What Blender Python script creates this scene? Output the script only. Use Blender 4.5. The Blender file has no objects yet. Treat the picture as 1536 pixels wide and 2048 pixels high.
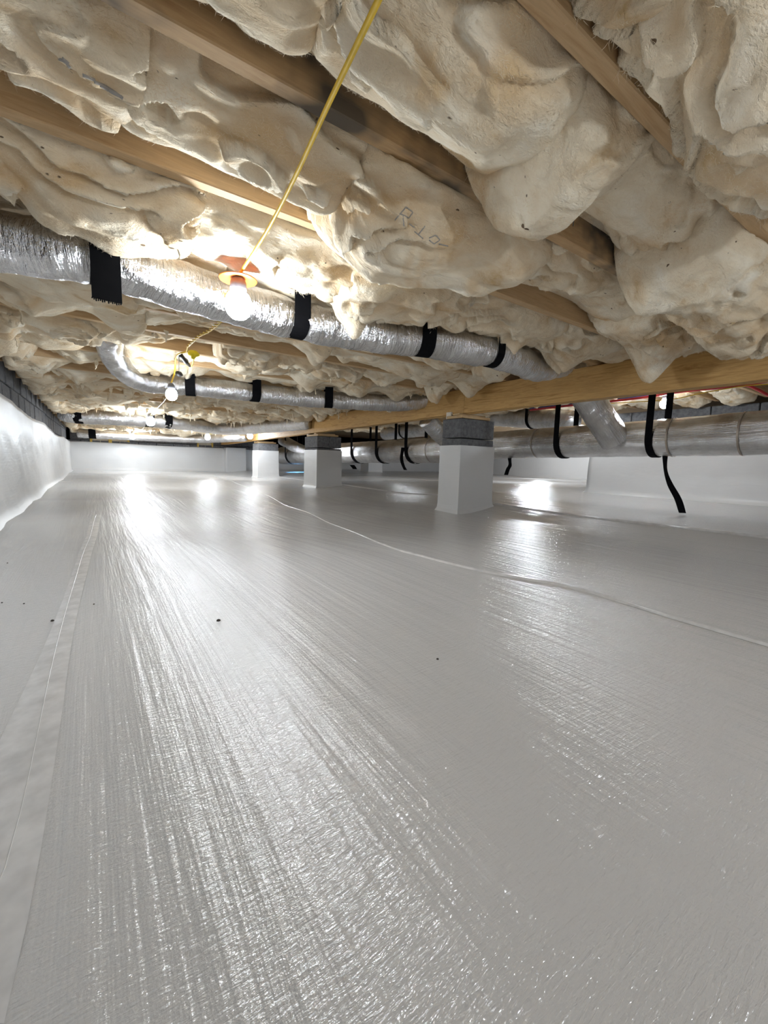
import bpy, math, random
import numpy as np
from mathutils import Matrix, Vector

# ------------------------------------------------------------------ camera, world, exposure
SC = bpy.context.scene
COL = SC.collection
EYE = np.array([0.0, 0.0, 0.5])          # the phone is held half a metre above the liner
F = 840.0
CEN = np.array([768.0, 1024.0])


def _k(x, y):
    return np.array([(x - CEN[0]) / F, -(y - CEN[1]) / F, -1.0])


_Y = _k(187, 909); _Y /= np.linalg.norm(_Y)                     # along the long left wall
_X = _k(2003, 960); _X -= _X.dot(_Y) * _Y; _X /= np.linalg.norm(_X)   # along the joists
_Z = np.cross(_X, _Y)
ROT = np.array([_X, _Y, _Z])
cam_data = bpy.data.cameras.new('camera')
cam_data.sensor_fit = 'HORIZONTAL'
cam_data.sensor_width = 36.0
cam_data.lens = F / 1536.0 * 36.0
cam_data.clip_start = 0.02
cam = bpy.data.objects.new('camera', cam_data)
M4 = Matrix.Identity(4)
for i in range(3):
    for j in range(3):
        M4[i][j] = ROT[i][j]
    M4[i][3] = EYE[i]
cam.matrix_world = M4
COL.objects.link(cam)
SC.camera = cam

world = bpy.data.worlds.new('world')
world.use_nodes = True
world.node_tree.nodes['Background'].inputs[0].default_value = (0.75, 0.85, 1.0, 1)
world.node_tree.nodes['Background'].inputs[1].default_value = 0.0
SC.world = world
SC.view_settings.view_transform = 'Standard'
SC.view_settings.look = 'None'
SC.view_settings.gamma = 1.0
SC.view_settings.use_curve_mapping = False
SC.view_settings.exposure = 0.63
SC.cycles.max_bounces = 10
SC.cycles.diffuse_bounces = 4
SC.cycles.use_adaptive_sampling = True
SC.cycles.adaptive_threshold = 0.03
SC.cycles.glossy_bounces = 4
SC.cycles.sample_clamp_indirect = 6.0
SC.cycles.use_denoising = True


def at(px, py, x=None, y=None, z=None):
    """world point seen at a pixel of the photograph, on the plane x=, y= or z= (metres above the floor)"""
    d = ROT @ _k(px, py)
    if z is not None:
        t = (z - EYE[2]) / d[2]
    elif x is not None:
        t = x / d[0]
    else:
        t = y / d[1]
    return EYE + d * t


def depth(p):
    return float(-(ROT.T @ (np.asarray(p) - EYE))[2])


# ------------------------------------------------------------------ numpy noise
_rng = np.random.RandomState(7)
_perm = np.concatenate([_rng.permutation(256)] * 3)
_grad = _rng.normal(size=(256, 3)); _grad /= np.linalg.norm(_grad, axis=1)[:, None]


def noise(x, y, z):
    x, y, z = np.broadcast_arrays(np.asarray(x, float), y, z)
    xi, yi, zi = np.floor(x).astype(int), np.floor(y).astype(int), np.floor(z).astype(int)
    xf, yf, zf = x - xi, y - yi, z - zi
    u, v, w = (t * t * t * (t * (t * 6 - 15) + 10) for t in (xf, yf, zf))
    out = 0
    for a in (0, 1):
        for b in (0, 1):
            for c in (0, 1):
                h = _perm[_perm[_perm[(xi + a) & 255] + ((yi + b) & 255)] + ((zi + c) & 255)]
                g = _grad[h]
                d = g[..., 0] * (xf - a) + g[..., 1] * (yf - b) + g[..., 2] * (zf - c)
                out = out + d * (u if a else 1 - u) * (v if b else 1 - v) * (w if c else 1 - w)
    return out * 1.6


def fbm(x, y, z, o=3):
    r, a, f = 0, 1.0, 1.0
    for i in range(o):
        r = r + a * noise(x * f + 17 * i, y * f - 9 * i, z * f + 5 * i)
        a *= 0.5; f *= 2.03
    return r


def sstep(a, b, x):
    t = np.clip((np.asarray(x, float) - a) / (b - a), 0, 1)
    return t * t * (3 - 2 * t)


# ------------------------------------------------------------------ materials
def new_mat(name):
    m = bpy.data.materials.new(name); m.use_nodes = True
    return m, m.node_tree.nodes, m.node_tree.links, m.node_tree.nodes['Principled BSDF']


def coords(N, L, scale=(1, 1, 1), rnd=True, rot=(0, 0, 0)):
    tc = N.new('ShaderNodeTexCoord'); mp = N.new('ShaderNodeMapping')
    mp.inputs['Scale'].default_value = scale
    mp.inputs['Rotation'].default_value = rot
    L.new(tc.outputs['Object'], mp.inputs['Vector'])
    if rnd:
        oi = N.new('ShaderNodeObjectInfo'); mu = N.new('ShaderNodeMath'); mu.operation = 'MULTIPLY'
        mu.inputs[1].default_value = 37.0
        L.new(oi.outputs['Random'], mu.inputs[0])
        cb = N.new('ShaderNodeCombineXYZ')
        L.new(mu.outputs[0], cb.inputs[0]); L.new(mu.outputs[0], cb.inputs[1])
        L.new(cb.outputs[0], mp.inputs['Location'])
    return mp.outputs[0]


def tex(N, L, vec, scale, detail=3, rough=0.55, dist=0.0):
    n = N.new('ShaderNodeTexNoise')
    n.inputs['Scale'].default_value = scale; n.inputs['Detail'].default_value = detail
    n.inputs['Roughness'].default_value = rough; n.inputs['Distortion'].default_value = dist
    L.new(vec, n.inputs['Vector'])
    return n.outputs['Fac']


def ramp(N, L, fac, stops):
    r = N.new('ShaderNodeValToRGB')
    el = r.color_ramp.elements
    while len(el) < len(stops):
        el.new(0.5)
    for e, (p, c) in zip(el, stops):
        e.position = p; e.color = (*c, 1)
    L.new(fac, r.inputs['Fac'])
    return r.outputs['Color']


def mix(N, L, fac, a, b):
    m = N.new('ShaderNodeMix'); m.data_type = 'RGBA'
    if isinstance(fac, float):
        m.inputs[0].default_value = fac
    else:
        L.new(fac, m.inputs[0])
    for s, v in ((6, a), (7, b)):
        if isinstance(v, tuple):
            m.inputs[s].default_value = (*v, 1)
        else:
            L.new(v, m.inputs[s])
    return m.outputs[2]


def bump(N, L, P, h, strength, dist, prev=None):
    b = N.new('ShaderNodeBump')
    b.inputs['Strength'].default_value = strength; b.inputs['Distance'].default_value = dist
    L.new(h, b.inputs['Height'])
    if prev is not None:
        L.new(prev, b.inputs['Normal'])
    L.new(b.outputs[0], P.inputs['Normal'])
    return b.outputs[0]


def flat_mat(name, col, rough=0.6, metal=0.0, spec=0.5):
    m, N, L, P = new_mat(name)
    v = coords(N, L)
    c = ramp(N, L, tex(N, L, v, 25, 3), [(0.3, tuple(x * 0.85 for x in col)), (0.7, tuple(min(1, x * 1.1) for x in col))])
    L.new(c, P.inputs['Base Color'])
    P.inputs['Roughness'].default_value = rough
    P.inputs['Metallic'].default_value = metal
    P.inputs['Specular IOR Level'].default_value = spec
    return m


def make_insulation():
    m, N, L, P = new_mat('fiberglass')
    v = coords(N, L, (0.6, 1, 1))
    base = ramp(N, L, tex(N, L, v, 9, 4, 0.6, 0.6),
                [(0.28, (0.62, 0.44, 0.24)), (0.40, (0.78, 0.65, 0.47)), (0.53, (0.84, 0.735, 0.565)), (0.72, (0.90, 0.83, 0.70))])
    tan = ramp(N, L, tex(N, L, v, 4.3, 3, 0.55, 0.9), [(0.56, (0, 0, 0)), (0.74, (1, 1, 1))])
    c = mix(N, L, tan, base, (0.70, 0.48, 0.25))
    # the torn inner layers of a batt are more amber than its skin
    att = N.new('ShaderNodeAttribute'); att.attribute_name = 'inner'
    am = N.new('ShaderNodeMath'); am.operation = 'MULTIPLY'; am.inputs[1].default_value = 0.55
    L.new(att.outputs['Fac'], am.inputs[0])
    c = mix(N, L, am.outputs[0], c, (0.66, 0.46, 0.25))
    sp = ramp(N, L, tex(N, L, v, 55, 1, 0.4), [(0.775, (0, 0, 0)), (0.80, (1, 1, 1))])
    c = mix(N, L, sp, c, (0.16, 0.11, 0.07))
    L.new(c, P.inputs['Base Color'])
    P.inputs['Roughness'].default_value = 1.0
    P.inputs['Specular IOR Level'].default_value = 0.05
    v2 = coords(N, L, (0.5, 1, 1))
    b0 = bump(N, L, P, tex(N, L, v2, 13, 4, 0.6, 0.8), 0.45, 0.03)
    b1 = bump(N, L, P, tex(N, L, v2, 45, 5, 0.65, 1.0), 0.5, 0.012, b0)
    bump(N, L, P, tex(N, L, v2, 240, 3, 0.7), 0.6, 0.004, b1)
    return m


def make_wood(name, light, dark, stain=None, rough=0.65, axis='x'):
    m, N, L, P = new_mat(name)
    sc = (1.2, 16, 16) if axis == 'x' else (16, 1.2, 16)
    v = coords(N, L, sc)
    g = tex(N, L, v, 2.2, 5, 0.6, 1.4)
    g2 = tex(N, L, v, 9, 3, 0.6, 0.3)
    c1 = ramp(N, L, g, [(0.3, dark), (0.5, light), (0.62, tuple(0.86 * x for x in light)), (0.75, tuple(min(1, 1.1 * x) for x in light))])
    c = mix(N, L, 0.18, c1, ramp(N, L, g2, [(0.4, dark), (0.6, light)]))
    if stain:
        v3 = coords(N, L, (0.7, 1, 1) if axis == 'x' else (1, .7, 1))
        s = ramp(N, L, tex(N, L, v3, 3.0, 4, 0.6), [(0.44, (0, 0, 0)), (0.54, (1, 1, 1))])
        c = mix(N, L, s, c, stain)
    L.new(c, P.inputs['Base Color'])
    P.inputs['Roughness'].default_value = rough
    P.inputs['Specular IOR Level'].default_value = 0.25
    bump(N, L, P, g, 0.25, 0.004)
    return m


def make_liner(name, col, streak=True):
    m, N, L, P = new_mat(name)
    v = coords(N, L, (1, 1, 1), rnd=False)
    c = ramp(N, L, tex(N, L, v, 1.3, 4, 0.6), [(0.3, tuple(0.95 * x for x in col)), (0.7, col)])
    L.new(c, P.inputs['Base Color'])
    P.inputs['Roughness'].default_value = 0.15 if streak else 0.4
    P.inputs['Specular IOR Level'].default_value = 1.0 if streak else 0.6
    if streak:
        P.inputs['IOR'].default_value = 1.62
        # tension lines along the roll and crosswise crinkle of the woven poly
        va = coords(N, L, (9.0, 0.35, 1), rnd=False, rot=(0, 0, 0.03))
        b1 = bump(N, L, P, tex(N, L, va, 2.2, 4, 0.6, 0.2), 0.58, 0.012)
        vb = coords(N, L, (0.38, 1.8, 1), rnd=False, rot=(0, 0, 0.45))
        b2 = bump(N, L, P, tex(N, L, vb, 120, 3, 0.6, 0.4), 0.6, 0.004, b1)
        vc = coords(N, L, (1, 1, 1), rnd=False)
        bump(N, L, P, tex(N, L, vc, 330, 2, 0.5), 0.3, 0.002, b2)
    else:
        vb = coords(N, L, (1, 1, 2.2), rnd=False)
        b2 = bump(N, L, P, tex(N, L, vb, 3, 3, 0.5, 0.5), 0.2, 0.03)
        vd = coords(N, L, (1, 1, 26), rnd=False)
        bump(N, L, P, tex(N, L, vd, 3, 3, 0.5), 0.2, 0.003, b2)
    return m


def make_foil(name, ringed=True, rough=0.30):
    m, N, L, P = new_mat(name)
    v = coords(N, L)
    c = ramp(N, L, tex(N, L, v, 6, 4, 0.6), [(0.3, (0.52, 0.51, 0.50)), (0.7, (0.78, 0.78, 0.79))])
    L.new(c, P.inputs['Base Color'])
    P.inputs['Metallic'].default_value = 1.0
    P.inputs['Roughness'].default_value = rough
    att = N.new('ShaderNodeAttribute'); att.attribute_name = 'tube'
    mp = N.new('ShaderNodeMapping')
    # tube coordinates: x along (metres), y around (metres)
    mp.inputs['Scale'].default_value = (3.5, 0.55, 1) if ringed else (0.25, 6.0, 1)
    L.new(att.outputs['Vector'], mp.inputs['Vector'])
    b1 = bump(N, L, P, tex(N, L, mp.outputs[0], 16, 4, 0.65, 1.0), 0.6 if ringed else 0.35, 0.03)
    b2 = bump(N, L, P, tex(N, L, att.outputs['Vector'], 40, 4, 0.65, 1.2), 0.5 if ringed else 0.25, 0.008, b1)
    return m


def make_block():
    m, N, L, P = new_mat('concrete_block')
    v = coords(N, L)
    c = ramp(N, L, tex(N, L, v, 30, 5, 0.7), [(0.3, (0.085, 0.085, 0.09)), (0.7, (0.19, 0.19, 0.195))])
    L.new(c, P.inputs['Base Color'])
    P.inputs['Roughness'].default_value = 0.95
    bump(N, L, P, tex(N, L, v, 160, 4, 0.7), 0.5, 0.004)
    return m


def emit_mat(name, col, strength):
    m, N, L, P = new_mat(name)
    P.inputs['Base Color'].default_value = (0.9, 0.9, 0.9, 1)
    P.inputs['Emission Color'].default_value = (*col, 1)
    P.inputs['Emission Strength'].default_value = strength
    return m


MAT = {}
MAT['insul'] = make_insulation()
MAT['joist'] = make_wood('pine_joist', (0.60, 0.42, 0.24), (0.44, 0.28, 0.14), rough=0.7)
MAT['joist_stained'] = make_wood('stained_pine_joist', (0.55, 0.37, 0.20), (0.38, 0.23, 0.11), stain=(0.13, 0.105, 0.08), rough=0.75)
MAT['girder'] = make_wood('pine_girder', (0.62, 0.38, 0.145), (0.36, 0.19, 0.055), rough=0.6, axis='y')
MAT['subfloor'] = make_wood('subfloor', (0.32, 0.22, 0.12), (0.22, 0.14, 0.07))
MAT['shim'] = make_wood('shim_wood', (0.62, 0.44, 0.24), (0.45, 0.28, 0.13))
MAT['pale_shim'] = flat_mat('pale_shim_wood', (0.72, 0.66, 0.55))
MAT['liner'] = make_liner('vapor_barrier', (0.66, 0.655, 0.65))
MAT['wall_liner'] = make_liner('wall_vapor_barrier', (0.68, 0.675, 0.67), streak=False)
MAT['tape'] = flat_mat('seam_tape', (0.69, 0.685, 0.68), 0.24)
MAT['foil'] = make_foil('flex_duct_foil', True, 0.22)
MAT['trunk'] = make_foil('trunk_foil', False, 0.15)
MAT['foil_tape'] = flat_mat('foil_tape', (0.42, 0.36, 0.30), 0.4, 0.6)
MAT['strap'] = flat_mat('black_webbing', (0.005, 0.005, 0.006), 0.9, 0, 0.08)
MAT['block'] = make_block()
MAT['foam'] = flat_mat('yellow_insulation', (0.72, 0.50, 0.12), 0.95)
MAT['yellow_cord'] = flat_mat('yellow_cord', (0.80, 0.52, 0.03), 0.45)
MAT['yellow_plastic'] = flat_mat('yellow_plastic', (0.85, 0.70, 0.02), 0.4)
MAT['black_plastic'] = flat_mat('black_plastic', (0.02, 0.016, 0.015), 0.5)
MAT['grey_plastic'] = flat_mat('grey_plastic', (0.10, 0.10, 0.11), 0.5)
MAT['red_pipe'] = flat_mat('red_pipe', (0.50, 0.03, 0.04), 0.35)
MAT['blue_pipe'] = flat_mat('blue_pipe', (0.02, 0.06, 0.20), 0.35)
MAT['ink'] = flat_mat('faded_ink', (0.36, 0.33, 0.30), 1.0)
MAT['crumb'] = flat_mat('crumb', (0.03, 0.022, 0.015), 0.9)
mo, No, Lo, Po = new_mat('orange_guard')
Po.inputs['Base Color'].default_value = (0.95, 0.22, 0.02, 1)
Po.inputs['Transmission Weight'].default_value = 0.55
Po.inputs['Roughness'].default_value = 0.5
MAT['orange'] = mo


# ------------------------------------------------------------------ object helpers
def children_loc(parent):
    return np.array(parent.matrix_world.translation) if parent else np.zeros(3)


ORG = {}                                   # world origin of every object built


def link(name, me, parent=None, origin=(0, 0, 0)):
    o = bpy.data.objects.new(name, me)
    COL.objects.link(o)
    org = np.asarray(origin, float)
    if parent is not None:
        o.parent = parent
        o.location = Vector(org - ORG[parent.name])
    else:
        o.location = Vector(org)
    ORG[o.name] = org
    return o


def mesh_obj(name, V, Fc, mat, parent=None, smooth=False, origin=None, attrs=None):
    """V: world coordinates. Fc: (n,4) / (n,3) array or list of faces"""
    V = np.asarray(V, float)
    if origin is None:
        lo, hi = V.min(0), V.max(0)
        origin = np.array([(lo[0] + hi[0]) / 2, (lo[1] + hi[1]) / 2, lo[2]])
    origin = np.asarray(origin, float)
    me = bpy.data.meshes.new(name)
    W = V - origin
    if isinstance(Fc, np.ndarray):
        n, k = Fc.shape
        me.vertices.add(len(W)); me.vertices.foreach_set('co', W.astype(np.float32).ravel())
        me.loops.add(n * k); me.loops.foreach_set('vertex_index', Fc.astype(np.int32).ravel())
        me.polygons.add(n); me.polygons.foreach_set('loop_start', np.arange(0, n * k, k, dtype=np.int32))
        me.update(calc_edges=True); me.validate()
    else:
        me.from_pydata(W.tolist(), [], [list(map(int, f)) for f in Fc]); me.update()
    if smooth:
        me.polygons.foreach_set('use_smooth', [True] * len(me.polygons))
    if attrs:
        for nm, typ, dat in attrs:
            a = me.attributes.new(nm, typ, 'POINT')
            a.data.foreach_set('value' if typ == 'FLOAT' else 'vector', np.asarray(dat, np.float32).ravel())
    me.materials.append(mat)
    return link(name, me, parent, origin)


def empty(name, loc):
    o = link(name, None, None, loc)
    o.empty_display_size = 0.05
    return o


def tag(o, label, cat, group=None, kind=None):
    if label: o['label'] = label
    if cat: o['category'] = cat
    if group: o['group'] = group
    if kind: o['kind'] = kind
    return o


def struct(o):
    o['kind'] = 'structure'
    return o


class MB:
    def __init__(s): s.v, s.f = [], []

    def add(s, V, Fc):
        b = len(s.v); s.v += [tuple(p) for p in V]; s.f += [tuple(b + i for i in f) for f in Fc]
        return s

    def box(s, a, b, bev=0.0, ax=None):
        """axis-aligned box with chamfered edges"""
        a, b = np.minimum(a, b).astype(float), np.maximum(a, b).astype(float)
        if bev <= 0:
            V = [(x, y, z) for z in (a[2], b[2]) for y in (a[1], b[1]) for x in (a[0], b[0])]
            return s.add(V, [(0, 2, 3, 1), (4, 5, 7, 6), (0, 1, 5, 4), (2, 6, 7, 3), (0, 4, 6, 2), (1, 3, 7, 5)])
        rings = []
        for z, ins in ((a[2], bev), (a[2] + bev, 0), (b[2] - bev, 0), (b[2], bev)):
            x0, x1, y0, y1 = a[0] + ins, b[0] - ins, a[1] + ins, b[1] - ins
            c = bev if ins == 0 else bev * 0.5
            rings.append([(x0 + c, y0, z), (x1 - c, y0, z), (x1, y0 + c, z), (x1, y1 - c, z), (x1 - c, y1, z), (x0 + c, y1, z), (x0, y1 - c, z), (x0, y0 + c, z)])
        V = [p for r in rings for p in r]
        Fc = [tuple(range(7, -1, -1)), tuple(range(24, 32))]
        for i in range(3):
            for j in range(8):
                k = (j + 1) % 8
                Fc.append((i * 8 + j, i * 8 + k, i * 8 + 8 + k, i * 8 + 8 + j))
        return s.add(V, Fc)

    def tube(s, pts, r, n=8, cap=True):
        pts = np.asarray(pts, float); m = len(pts)
        R = np.full(m, r) if np.isscalar(r) else np.asarray(r, float)
        T, U, W = frames(pts)
        a = np.linspace(0, 2 * math.pi, n, endpoint=False)
        V = pts[:, None] + R[:, None, None] * (np.cos(a)[None, :, None] * U[:, None] + np.sin(a)[None, :, None] * W[:, None])
        Fc = [(i * n + j, i * n + (j + 1) % n, (i + 1) * n + (j + 1) % n, (i + 1) * n + j) for i in range(m - 1) for j in range(n)]
        if cap:
            Fc += [tuple(range(n - 1, -1, -1)), tuple(range((m - 1) * n, m * n))]
        return s.add(V.reshape(-1, 3), Fc)

    def strip(s, pts, wdir, width, nrm_th=0.003):
        """webbing: a flat band with thickness that follows pts, width along wdir"""
        pts = np.asarray(pts, float); m = len(pts)
        wd = np.asarray(wdir, float)
        wd = np.tile(wd, (m, 1)) if wd.ndim == 1 else wd
        w = np.full(m, width) if np.isscalar(width) else np.asarray(width)
        T = np.gradient(pts, axis=0); T /= np.linalg.norm(T, axis=1)[:, None] + 1e-9
        nn = np.cross(T, wd); nn /= np.linalg.norm(nn, axis=1)[:, None] + 1e-9
        V = []
        for i in range(m):
            for sw, sn in ((-1, -1), (1, -1), (1, 1), (-1, 1)):
                V.append(pts[i] + wd[i] * w[i] * 0.5 * sw + nn[i] * nrm_th * 0.5 * sn)
        Fc = [(i * 4 + j, i * 4 + (j + 1) % 4, i * 4 + 4 + (j + 1) % 4, i * 4 + 4 + j) for i in range(m - 1) for j in range(4)]
        Fc += [(3, 2, 1, 0), tuple((m - 1) * 4 + j for j in range(4))]
        return s.add(V, Fc)

    def lathe(s, prof, c, n=16, up=(0, 0, 1)):
        up = np.asarray(up, float); up /= np.linalg.norm(up)
        u = np.cross(up, (1, 0, 0) if abs(up[0]) < .9 else (0, 1, 0)); u /= np.linalg.norm(u); w = np.cross(up, u)
        c = np.asarray(c, float)
        V = [c + up * z + r * (math.cos(2 * math.pi * j / n) * u + math.sin(2 * math.pi * j / n) * w) for r, z in prof for j in range(n)]
        Fc = [(i * n + j, i * n + (j + 1) % n, (i + 1) * n + (j + 1) % n, (i + 1) * n + j) for i in range(len(prof) - 1) for j in range(n)]
        Fc += [tuple(range(n - 1, -1, -1)), tuple(range((len(prof) - 1) * n, len(prof) * n))]
        return s.add(V, Fc)

    def build(s, name, mat, parent=None, smooth=False, origin=None):
        return mesh_obj(name, s.v, s.f, mat, parent, smooth, origin)


def frames(pts):
    pts = np.asarray(pts, float)
    T = np.gradient(pts, axis=0); T /= np.linalg.norm(T, axis=1)[:, None] + 1e-9
    U = np.zeros_like(T); u = np.array([0, 0, 1.0])
    if abs(T[0][2]) > 0.9: u = np.array([1.0, 0, 0])
    for i in range(len(T)):
        u = u - u.dot(T[i]) * T[i]; u /= np.linalg.norm(u) + 1e-9; U[i] = u
    return T, U, np.cross(T, U)


def spline(pts, n):
    """Catmull-Rom through pts, n samples evenly spread by length"""
    P = np.asarray(pts, float)
    if len(P) == 2:
        return P[0] + np.linspace(0, 1, n)[:, None] * (P[1] - P[0])
    Q = np.vstack([2 * P[0] - P[1], P, 2 * P[-1] - P[-2]])
    out = []
    for i in range(1, len(Q) - 2):
        t = np.linspace(0, 1, 24, endpoint=False)[:, None]
        a, b, c, d = Q[i - 1], Q[i], Q[i + 1], Q[i + 2]
        out.append(0.5 * (2 * b + (c - a) * t + (2 * a - 5 * b + 4 * c - d) * t * t + (3 * b - a - 3 * c + d) * t ** 3))
    S = np.vstack(out + [P[-1:]])
    L = np.concatenate([[0], np.cumsum(np.linalg.norm(np.diff(S, axis=0), axis=1))])
    q = np.linspace(0, L[-1], n)
    return np.stack([np.interp(q, L, S[:, k]) for k in range(3)], 1)


def grid_faces(nx, ny):
    i = np.arange(nx * ny).reshape(nx, ny)
    return np.stack([i[:-1, :-1], i[1:, :-1], i[1:, 1:], i[:-1, 1:]], -1).reshape(-1, 4)


# ------------------------------------------------------------------ the shape of the space
XL, YB = -0.56, 12.6                       # left wall, back wall
XR, YJ = 5.45, 3.1                         # right wall near the camera; it steps out at YJ
XG = 3.0                                   # girder's face
Y0 = -3.4                                  # the space goes on behind the camera


def zj(y):                                 # underside of the joists
    return 1.24 - 0.13 * np.clip((np.asarray(y, float) - 3) / 9.5, 0, 1)


def zf(x, y):                              # the liner's height: swells and a bank right of the piers
    x, y = np.asarray(x, float), np.asarray(y, float)
    far = 0.105 * np.clip((y - 3) / 8.5, 0, 1)
    bank = 0.15 * sstep(2.95, 4.1, x) * (1 - 0.55 * sstep(3.5, 8, y)) + 0.03 * sstep(4.1, 5.5, x)
    sw = 0.030 * noise(x * 0.4 + 3, y * 1.0 + 1, 0.3) * sstep(1.5, 3.5, y) + 0.006 * noise(x * 1.7, y * 1.1, 2.2) * sstep(0.6, 1.6, y)
    rise = 0.085 * sstep(-0.28, 0.78, x) * (1 - sstep(1.4, 3.2, y)) * (1 - sstep(1.6, 3.0, x))
    return far + bank + sw + rise


def ground(px, py):
    """the point of the liner seen at a pixel of the photograph"""
    z = 0.0
    for _ in range(6):
        p = at(px, py, z=z); z = min(0.4, float(zf(p[0], p[1])))
    return at(px, py, z=z)


def xl(y):                                 # the left wall runs very slightly inwards
    return XL + 0.10 * np.clip((np.asarray(y, float) - 3.8) / 9, 0, 1)


# floor: one sheet, finer near the camera
xs = np.concatenate([np.linspace(-0.75, 3.0, 150), np.linspace(3.03, 12.2, 140)])
ys = np.concatenate([np.linspace(Y0, 0, 30), np.linspace(0.03, 4, 170), np.linspace(4.05, 12.9, 170)])
gx, gy = np.meshgrid(xs, ys, indexing='ij')
gz = zf(gx, gy) + 0.0022 * noise(gx * 9 + gy * 0.25, gy * 0.35, 7.1) * sstep(0.3, 1.0, gy)
floor = mesh_obj('floor', np.stack([gx, gy, gz], -1).reshape(-1, 3), grid_faces(len(xs), len(ys)), MAT['liner'], smooth=True, origin=(0, 0, 0))
struct(floor)


def ground_strip(name, A, B, mat, h=0.003, n=40):
    """a tape between two pixel paths on the floor, lifted h in the middle"""
    A = spline([ground(px, py) for px, py in A], n); B = spline([ground(px, py) for px, py in B], n)
    m = 5; V = []
    for a, b in zip(A, B):
        for j in range(m):
            t = j / (m - 1)
            p = a + (b - a) * t
            p[2] = float(zf(p[0], p[1])) + (0.0008 if j in (0, m - 1) else h)
            V.append(p)
    return mesh_obj(name, V, grid_faces(n, m), mat, floor, smooth=False)


ground_strip('seam_tape', [(-330, 2048), (-130, 1750), (0, 1480), (100, 1265), (150, 1130), (184, 1030)],
             [(8, 2048), (75, 1740), (122, 1440), (150, 1250), (178, 1130), (203, 1030)], MAT['tape'], 0.0025)
ground_strip('lap_edge', [(-60, 1900), (36, 1640), (112, 1290), (158, 1130), (191, 1030)],
             [(-52, 1900), (40, 1640), (115, 1290), (160, 1130), (193, 1030)], MAT['tape'], 0.0035)
SEAM = [(420, 949), (490, 972), (640, 1036), (760, 1085), (850, 1112), (980, 1143), (1100, 1163), (1180, 1182), (1330, 1228), (1560, 1294)]
ground_strip('lap_ridge', SEAM, [(x + 3, y + 6 * (0.3 + (y - 940) / 330)) for x, y in SEAM], MAT['tape'], 0.005, 90)
BE = [(640, 950), (800, 980), (1004, 1020), (1180, 1040), (1330, 1056), (1560, 1078)]


def bank_seam():
    pts = spline([(3.55 + 0.05 * math.sin(y * 2), y, 0) for y in np.linspace(0.5, 9.5, 9)], 60)
    V = []
    for p in pts:
        for dx, h in ((-0.02, 0.001), (0.0, 0.012), (0.03, 0.006), (0.05, 0.001)):
            V.append((p[0] + dx, p[1], float(zf(p[0] + dx, p[1])) + h))
    mesh_obj('lap_fold', V, grid_faces(60, 4), MAT['tape'], floor, smooth=True)


bank_seam()

# left wall: liner with a wavy top edge, coved at the floor
def liner_wall(name, path, top, n, m=26, seed=0.0, flip=1, thick=0.012):
    """path: (x,y) polyline of the wall's face; top(s) height of the upper edge; flip: side the room is on"""
    P = spline([(x, y, 0) for x, y in path], n)
    T = np.gradient(P, axis=0); T /= np.linalg.norm(T, axis=1)[:, None]
    nr = np.stack([T[:, 1], -T[:, 0], T[:, 2] * 0], 1) * flip
    L = np.concatenate([[0], np.cumsum(np.linalg.norm(np.diff(P, axis=0), axis=1))])
    V = np.zeros((n, m + 1, 3))
    for j in range(m):
        t = j / (m - 1)
        h0 = zf(P[:, 0], P[:, 1]) - 0.01
        h = h0 + t * (np.array([top(s) for s in L]) - h0)
        off = 0.05 * np.exp(-(h - h0) / 0.035) + 0.016 * noise(L * 1.3 + seed, h * 2.2, seed) + 0.007 * noise(L * 5 + seed, h * 5 + L * 2, seed + 4) + 0.012
        V[:, j] = P + nr * off[:, None]; V[:, j, 2] = h
    V[:, m] = V[:, m - 1] - nr * (0.03 + thick)
    return mesh_obj(name, V.reshape(-1, 3), grid_faces(n, m + 1), MAT['wall_liner'], smooth=True, origin=(path[0][0], path[0][1], 0))


wl = struct(liner_wall('wall_left', [(float(xl(y)), y) for y in np.linspace(Y0, YB, 12)],
                       lambda s: 0.90 - 0.095 * np.clip((s - 7) / 9, 0, 1) + 0.018 * math.sin(s * 1.9) + 0.02 * math.sin(s * .7 + 2), 260, seed=3.3))
wb = struct(liner_wall('wall_back', [(float(xl(YB)) - 0.05, YB), (1.5, YB), (3.4, YB), (12.0, YB)],
                       lambda s: 0.80 - 0.03 * np.clip(s / 4, 0, 1) + 0.008 * math.sin(s * 2.3), 200, seed=9.1))
wr = struct(liner_wall('wall_right', [(XR, Y0), (XR, 0.5), (XR, 2.6), (XR, YJ - 0.06), (XR + 0.06, YJ), (XR + .5, YJ), (XR + 3, YJ), (12.0, YJ)], lambda s: 1.02, 260, seed=5.2, flip=-1))
we = struct(liner_wall('wall_right_end', [(12.0, YJ), (12.0, 8.0), (12.0, YB)], lambda s: 0.95, 60, seed=2.7, flip=-1))
wf = struct(liner_wall('wall_front', [(XL - .05, Y0), (2.0, Y0), (XR, Y0)], lambda s: 0.95, 40, seed=8.7, flip=-1))

blk_mesh = {}


def block(size, parent, loc, mat=None, name='concrete_block'):
    """hollow-block unit with chamfered arrises, shared mesh data"""
    key = (tuple(round(s, 3) for s in size), (mat or MAT['block']).name)
    if key not in blk_mesh:
        b = MB().box((-size[0] / 2, -size[1] / 2, 0), (size[0] / 2, size[1] / 2, size[2]), 0.006)
        me = bpy.data.meshes.new(name); me.from_pydata(b.v, [], b.f); me.update(); me.materials.append(mat or MAT['block'])
        blk_mesh[key] = me
    return link(name, blk_mesh[key], parent, loc)


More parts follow.
